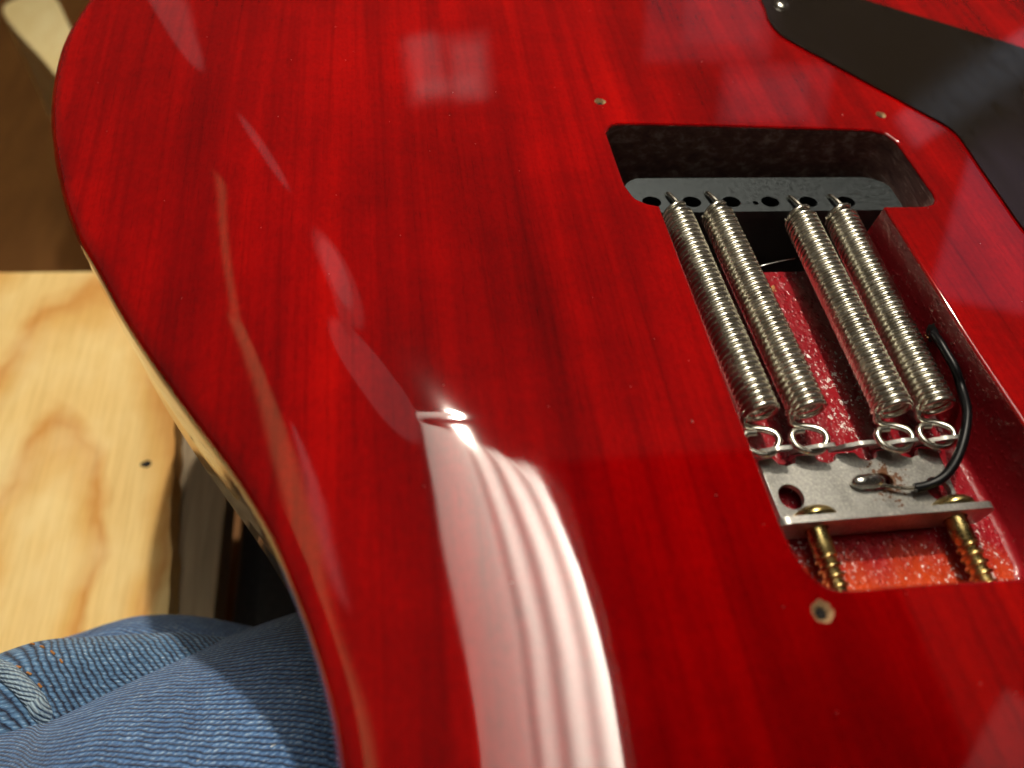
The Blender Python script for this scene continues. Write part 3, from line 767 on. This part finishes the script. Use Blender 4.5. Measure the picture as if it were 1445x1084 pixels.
# brass wood screws holding the claw
for x, lab in zip(screw_x, ('yellow brass screw nearest the red cavity edge', 'yellow brass screw by the far cavity wall')):
    o0 = np.array((x, -77.1, PZ + 0.5)); ax = unit((0.0, -1.0, -0.04)); rot = unit((0.0, -1.0, 0.10))
    s = lathe('claw_screw', [(2.15, 0), (2.15, 6.4), (1.8, 6.9), (1.75, 21)], M['brass'], None, o0 + ax * 0.2, ax, 24, sharp=35)
    part(s); s['label'] = lab
    a_ = unit(np.cross((1.0, 0, 0), ax)); b_ = np.cross(ax, a_); hel = []
    for k in range(160):
        th = 2 * math.pi * k / 22; hh = 6.3 + 1.95 * k / 22
        hel.append(o0 + ax * hh + 1.95 * min(1, 0.8 + k / 60) * (math.cos(th) * a_ + math.sin(th) * b_))
    tube('thread', hel, 0.44, M['brass'], s, 7)
    lathe('head', [(0.0, -3.0), (1.3, -2.95), (2.9, -2.4), (4.2, -1.45), (4.75, -0.6), (4.7, -0.1), (3.6, 0.0), (1.6, 0.1)], M['brass'], s, o0 - np.array((0, 0, -0.2)), rot, 32, sharp=40)

from mathutils.bvhtree import BVHTree
def caster(o):
    bv = BVHTree.FromPolygons([v.co for v in o.data.vertices], [tuple(p.vertices) for p in o.data.polygons])
    def f(px, py, lift=0.0):
        d = unit(at(px, py, -100) - CAM); hit = bv.ray_cast(Vector(CAM) * MM, Vector(d))
        return (np.array(hit[0]) / MM + np.array(hit[1]) * (lift if hit[1].dot(Vector(d)) < 0 else -lift)) if hit[0] is not None else None
    return f
# ------------------------------------------------------------------ ground wire
wc = caster(wall); we = wc(1320, 470)
wire_path = spline([at(1291, 689, -12.6), at(1312, 684, -11.8), at(1333, 672, -10.6), at(1350, 648, -9.0), at(1361, 615, -7.6), at(1364.5, 580, -7.0), at(1356, 546, -7.4), wc(1354, 522) + np.array((-1.5, 0, 0.6)), wc(1342, 500) + np.array((-1.4, 0, 0.4)),
                    wc(1333, 485) + np.array((-1.3, 0, 0.3)), we + np.array((-0.8, -0.6, 0.2)), we + np.array((0.4, 0.4, -0.2)), we + np.array((2.5, 1.0, -0.5))], 8)
wire = tube('ground_wire', wire_path, 1.0, M['rubber'], None, 12); part(wire); wire['label'] = 'thin black insulated wire curving to the claw'
tube('bare_strand', spline([at(1236, 683, -12.9), at(1255, 686, -13.0), at(1276, 689, -12.8), at(1296, 688, -12.6)], 6), 0.42, M['tin'], wire, 8)
def blob():
    c = at(1221, 680, PZ + 0.9); V = []; Fc = []; a, b = 18, 12
    for j in range(b + 1):
        ph = math.pi * j / b
        for i in range(a):
            th = 2 * math.pi * i / a
            x = 3.7 * math.sin(ph) * math.cos(th); y = 1.9 * math.sin(ph) * math.sin(th); z = 1.6 * math.cos(ph)
            k = 1 - 0.10 * math.exp(-((x + 0.4) / 0.5) ** 2) + 0.05 * math.sin(2 * th + 1)
            V.append((c[0] + 0.6 + x * k, c[1] + y * k - 0.02 * x, c[2] + z * k))
    for j in range(b):
        for i in range(a): Fc.append((j * a + i, (j + 1) * a + i, (j + 1) * a + (i + 1) % a, j * a + (i + 1) % a))
    return mesh_obj('solder_blob', V, Fc, M['solder'], wire)
blob()

def splinter(name, c, r, n, mat, parent, flat=0.5):
    V = []; Fc = []
    for k in range(n):
        p = np.array(c) + rng.uniform(-1, 1, 3) * r; d = rng.uniform(0.3, 0.8) * r[0] * 0.6; b = len(V)
        for s in ((-1, -1, -flat), (1, -.6, -flat), (.8, 1, -flat), (-.9, .7, -flat), (0.1, 0.1, flat)): V.append(p + d * np.array(s) * rng.uniform(0.6, 1.3))
        Fc += [(b, b + 1, b + 4), (b + 1, b + 2, b + 4), (b + 2, b + 3, b + 4), (b + 3, b, b + 4), (b + 3, b + 2, b + 1, b)]
    o = mesh_obj(name, V, Fc, mat, parent, smooth=False); return o
wcast = caster(wall); hw = wcast(1316, 469); hc = wcast(1309, 481)
o = lathe('wire_hole', [(2.1, 0.0), (1.5, 0.06), (0.0, 0.08)], M['dark'], None, hw - np.array((0.12, 0, 0)), (-1, 0.04, 0), 18, jitter=0.10); part(o); o['label'] = 'ragged hole drilled in the cavity wall for the wire'
o = splinter('wood_chips', hc - np.array((0.2, 0, 0)), np.array((0.45, 1.5, 1.1)), 16, M['chip'], None); part(o); o['label'] = 'torn wood fibres beside the wire hole'
o = splinter('floor_chip', at(1089, 409, FLOOR_Z) + np.array((0, 0, 0.1)), np.array((1.3, 1.8, 0.15)), 12, M['chip'], None, 0.3); part(o); o['label'] = 'small chip of bare wood in the cavity floor'
o = tube('stray_wire', spline([at(1066, 378, -16), at(1080, 374, -15), at(1100, 369, -14.5), at(1122, 365, -14.5)], 6), 0.11, M['hair'], None, 6); part(o); o['label'] = 'fine stray strand behind the springs'

# lint and dust on the lacquer
V = []; Fc = []
for k in range(70):
    q = rng.uniform((-160, -118), (60, 100)); 
    if not inside(inset, q[None])[0] or inside(cav_rim, q[None])[0]: continue
    h0 = float(height(q)[0]); a = rng.uniform(0, 6.28); L_ = rng.choice([0.10, 0.14, 0.2, 0.45], p=[.45, .3, .2, .05]); w = 0.07; b = len(V)
    d = np.array((math.cos(a), math.sin(a))); e = np.array((-d[1], d[0]))
    for su, sv, hz in ((-1, 0, 0.02), (0, -1, 0.02), (1, 0, 0.02), (0, 1, 0.02), (0, 0, 0.11)): V.append((*(q + d * L_ * su + e * w * sv), h0 + hz))
    Fc += [(b, b + 1, b + 4), (b + 1, b + 2, b + 4), (b + 2, b + 3, b + 4), (b + 3, b, b + 4)]
o = part(mesh_obj('dust', V, Fc, simple('pale_dust', (0.45, 0.36, 0.32), 0.9), smooth=False)); o['kind'] = 'stuff'

# ------------------------------------------------------------------ black control cavity cover
cov = [at(x, y)[:2] for x, y in [(1079, 14), (1083, 28), (1094, 44), (1112, 58), (1160, 84), (1230, 122), (1300, 160), (1330, 176), (1348, 190), (1362, 208), (1385, 242), (1415, 285), (1445, 327)]]
cov += [np.array(p, float) for p in [(71.5, -20), (74, -32), (84, -40), (98, -38), (110, -20), (120, 10), (126, 40), (126, 62)]]
cov += [at(x, y)[:2] for x, y in [(1445, 71), (1380, 50), (1300, 26), (1212, 0)]]
cov += [np.array(p, float) for p in [(60, 107.5), (45, 109), (37, 104)]]
cov = resample(np.array(spline(cov, 4, closed=True)), 1.5)
cover = plate('cavity_cover', cov, [], -0.6, 0.55, M['cover'], bevel=0.3); part(cover); cover['label'] = 'black plastic control cavity cover plate'
p = at(1104, 6, 1.0)
scr = lathe('screw', [(2.6, -0.5), (2.6, 0.0), (2.3, 0.55), (1.6, 0.95), (0.6, 1.1), (0.0, 1.12)], M['chrome'], cover, (p[0], p[1], 0.56), (0, 0, 1), 28)
for k in (0, 1):
    box('slot', (p[0] - (1.5 if k else 0.28), p[1] - (0.28 if k else 1.5), 1.2), (p[0] + (1.5 if k else 0.28), p[1] + (0.28 if k else 1.5), 1.70 + 0.01 * k), M['dark'], cover, bevel=0.05)

# ------------------------------------------------------------------ the curtained window mirrored in the lacquer
LY = [-900, -500, 47, 162, 265, 511, 780, 816]; LX = [-1120, -930, -688, -638, -550, -397, -288, -280]
HY = [-900, -500, 64, 254, 452, 601, 690, 744, 780, 803, 816]; HX = [-90, 50, 234, 296, 337, 345, 340, 325, 303, 275, 238]
def build_curtain():
    us = np.linspace(0, 1, 150); V = []; Fc = []
    def fold(u):
        k = np.clip((u - 0.30) / 0.14, 0, 1); k = k * k * (3 - 2 * k)
        return -9.5 * k * math.sin((u - 0.455) / 0.2125 * 2 * math.pi)
    ys = list(range(-900, 100, 100)) + list(range(100, 740, 40)) + [740, 756, 770, 782, 792, 801, 808, 813, 816]
    for y in ys:
        lo = np.interp(y, LY, LX); hi = np.interp(y, HY, HX)
        for u in us: V.append((lo + (hi - lo) * u, y, CURT_Z + fold(u)))
    n = len(us)
    for r in range(len(ys) - 1):
        for i in range(n - 1): Fc.append((r * n + i, r * n + i + 1, (r + 1) * n + i + 1, (r + 1) * n + i))
    return mesh_obj('curtain', V, Fc, M['curtain'])
curtain = build_curtain()
light_blocker = plate('light_blocker', [(x - 8, y) for x, y in zip(HX, HY)] + [(238, 840), (1150, 840), (1150, -900)], [], CURT_Z + 24, CURT_Z + 54, M['charcoal'], bevel=1.0)  # unseen board added to stop the window spot spilling onto the guitar
window = empty('window', (0, 0, CURT_Z)); tag(window, 'white curtained window mirrored in the red lacquer, with an added dark light-blocking board', 'window')
for o in (curtain, light_blocker):
    o.parent = window; o.matrix_parent_inverse = Matrix.Translation(Vector((0, 0, CURT_Z)) * MM).inverted()

# ------------------------------------------------------------------ what lies beyond and below the guitar
fl = mesh_obj('floor', [(-3000, -3000, -320), (3000, -3000, -320), (3000, 3000, -320), (-3000, 3000, -320)], [(0, 1, 2, 3)], M['brown']); tag(fl, 'dark brown wooden floor beyond the plywood', 'floor', kind='structure')
PLZ = -150.0
def build_ply():
    a = at(248, 600, PLZ)[:2]; b = at(238, 870, PLZ)[:2]; e = unit(a - b)
    right = [b - e * 120 + np.array((0, 0))]
    n = 60; c0, c1 = b - e * 150, np.array((a[0] + (131 - a[1]) * e[0] / e[1], 131.0))
    edge = []
    for k in range(n + 1):
        t = k / n; edge.append(c0 + (c1 - c0) * t + np.array((0.45 * rng.standard_normal(), 0)))
    outer = edge + [np.array((-420.0, 135.0)), np.array((-420.0, c0[1]))]
    top = plate('plywood_panel', [tuple(p) for p in outer], [], PLZ - 12, PLZ, M['ply'], bevel=0.3)
    return top
ply = build_ply(); tag(ply, 'sunlit pine plywood panel with looping orange grain', 'plywood')
p = at(206, 655, PLZ)
nail = lathe('nail_hole', [(1.9, 0.0), (1.2, 0.05), (0.0, 0.06)], M['dark'], ply, (p[0], p[1], PLZ + 0.01), (0, 0, 1), 14, jitter=0.15)
# grey plank beside the plywood
a = at(268, 620, -162); b = at(262, 880, -162)
pl = box('plank', (-186, -190, -181), (-157.5, 140, -163), M['plank'], bevel=1.0); tag(pl, 'grey brown plank beside the plywood edge', 'plank')
cu = box('shade_box', (-157, -250, -260), (120, 230, -178), M['charcoal'], bevel=12); tag(cu, 'charcoal black box added to darken the gap under the guitar', 'dark_box')  # added dark box, stands for the black shade below the guitar
# pale wood block, top left
def build_block_piece():
    z = -165.0
    q = [at(x, y, z)[:2] for x, y in [(4, 18), (26, -4), (70, -12), (100, 40), (128, 96), (104, 128), (60, 84)]]
    q = resample(np.array(spline(q, 5, closed=True)), 4)
    return plate('wood_block', [tuple(x) for x in q], [], z - 155, z, M['pale'], bevel=3.0)
wb = build_block_piece(); tag(wb, 'pale sunlit wood block past the upper left of the guitar', 'wood block')

# ------------------------------------------------------------------ denim leg under the guitar
person = empty('person', (-150, -140, -150)); tag(person, "person's lap in blue denim jeans under the guitar's waist", 'person')
P_INV = Matrix.Translation(Vector((-150, -140, -150)) * MM).inverted()
def ppart(o):
    o.parent = person; o.matrix_parent_inverse = P_INV
    return o
def denim_tube(name, axis_pts, radii, mat, n=90, seg=72, squash=1.0, wob=1.0, seed=1):
    ax = spline(axis_pts, max(2, n // (len(axis_pts) - 1))); k = len(ax)
    rr = spline([(r, 0) for r in radii], max(2, n // (len(axis_pts) - 1)))[:, 0]
    T = np.gradient(ax, axis=0); T /= np.linalg.norm(T, axis=1)[:, None]
    ph = np.random.default_rng(seed).uniform(0, 6.28, 12); V = []; Fc = []; UV = []
    s = np.r_[0, np.cumsum(np.linalg.norm(np.diff(ax, axis=0), axis=1))]
    for i in range(k):
        a = unit(np.cross(T[i], (0, 0, 1))); b = np.cross(a, T[i])
        for j in range(seg + 1):
            th = 2 * math.pi * j / seg
            w = wob * (1.2 * math.sin(3 * th + s[i] / 30 + ph[0]) + 0.8 * math.sin(5 * th - s[i] / 19 + ph[1]) + 0.6 * math.sin(s[i] / 11 + 2 * th + ph[2]) + 0.35 * math.sin(s[i] / 6 - 4 * th + ph[3]))
            r = rr[i] + w
            V.append(ax[i] + r * (math.cos(th) * a + math.sin(th) * b * squash)); UV.append((s[i] * MM, rr[len(rr) // 2] * th * MM))
    m = seg + 1
    for i in range(k - 1):
        for j in range(seg): Fc.append((i * m + j, i * m + j + 1, (i + 1) * m + j + 1, (i + 1) * m + j))
    return mesh_obj(name, V, Fc, mat, uvs=UV)
def fit_axis(sil, R, z):
    """axis of a tube of radius R whose upper outline runs through these pixels at height z"""
    S = [at(x, y, zz) for (x, y), zz in zip(sil, np.broadcast_to(z, len(sil)))]
    T = np.gradient(np.array(S), axis=0); out = []
    for s_, t, r in zip(S, T, np.broadcast_to(R, len(sil))):
        ray = unit(s_ - CAM); nn = unit(np.cross(ray, t)); upv = -AV * 0
        if nn[1] < 0: nn = -nn
        out.append(tuple(s_ - nn * r))
    return out
RL = [74, 74, 73, 72, 71, 70, 69, 68]
leg = ppart(denim_tube('jeans_leg', fit_axis([(-260, 1110), (-120, 1062), (0, 1021), (100, 985), (200, 941), (300, 905), (420, 864), (560, 830)], RL, -100), RL, M['denim'], wob=0.35, seed=3, n=120, seg=160))
leg['label'] = 'faded blue denim trouser leg'
RF = [24, 24, 23, 21, 18, 15, 12]
fold = ppart(denim_tube('jeans_fold', fit_axis([(-140, 985), (0, 924), (40, 906), (100, 898), (190, 897), (280, 896), (380, 905)], RF, [-104, -100, -98, -97, -97, -99, -102]), RF, M['denim_dark'], wob=0.5, seed=5, n=120, seg=120))
fold['label'] = 'bunched fold of darker denim'
RG = [20, 22, 23, 22, 20, 18]
fold2 = ppart(denim_tube('jeans_fold', fit_axis([(0, 930), (90, 898), (150, 876), (210, 864), (280, 869), (380, 889)], RG, [-135, -132, -130, -130, -132, -136]), RG, M['denim'], wob=0.4, seed=8, n=100, seg=100))
fold2['label'] = 'blurred faded denim fold at the back'
cast = caster(fold)
sp = [cast(x, y, 0.2) for x, y in [(-30, 938), (-10, 942), (10, 950), (28, 965), (42, 980), (52, 992), (57, 1002)]]
sp = [q for q in sp if q is not None]; sp.append(sp[-1] + (sp[-1] - sp[-2]) * 2.0 + np.array((0, 0, -4.0)))
pth = spline(sp, 8)
T, Fq = tube_geo(pth, 2.2, 14); Ls = np.r_[0, np.cumsum(np.linalg.norm(np.diff(pth, axis=0), axis=1))]
o = mesh_obj('felled_seam', T, Fq, M['seam'], uvs=[(Ls[i // 14] * MM, (i % 14) * 1.2 * MM) for i in range(len(T))]); ppart(o); o['label'] = 'raised pale worn seam'
for (x, y), (dx, dy) in zip([(46, 910), (60, 914), (75, 922), (87, 934), (12, 937), (27, 942), (42, 951), (57, 968)], [(5, 1), (5, 2), (5, 4), (3, 5), (6, 1), (6, 2), (6, 3), (4, 5)]):
    a = cast(x - dx / 2, y - dy / 2, 0.25); b = cast(x + dx / 2, y + dy / 2, 0.25)
    if a is None or b is None: continue
    c = tube('stitch', spline([a - 0.0, (a + b) / 2 + np.array((0, 0, 0.15)), b], 4), 0.27, M['thread'], fold, 7)
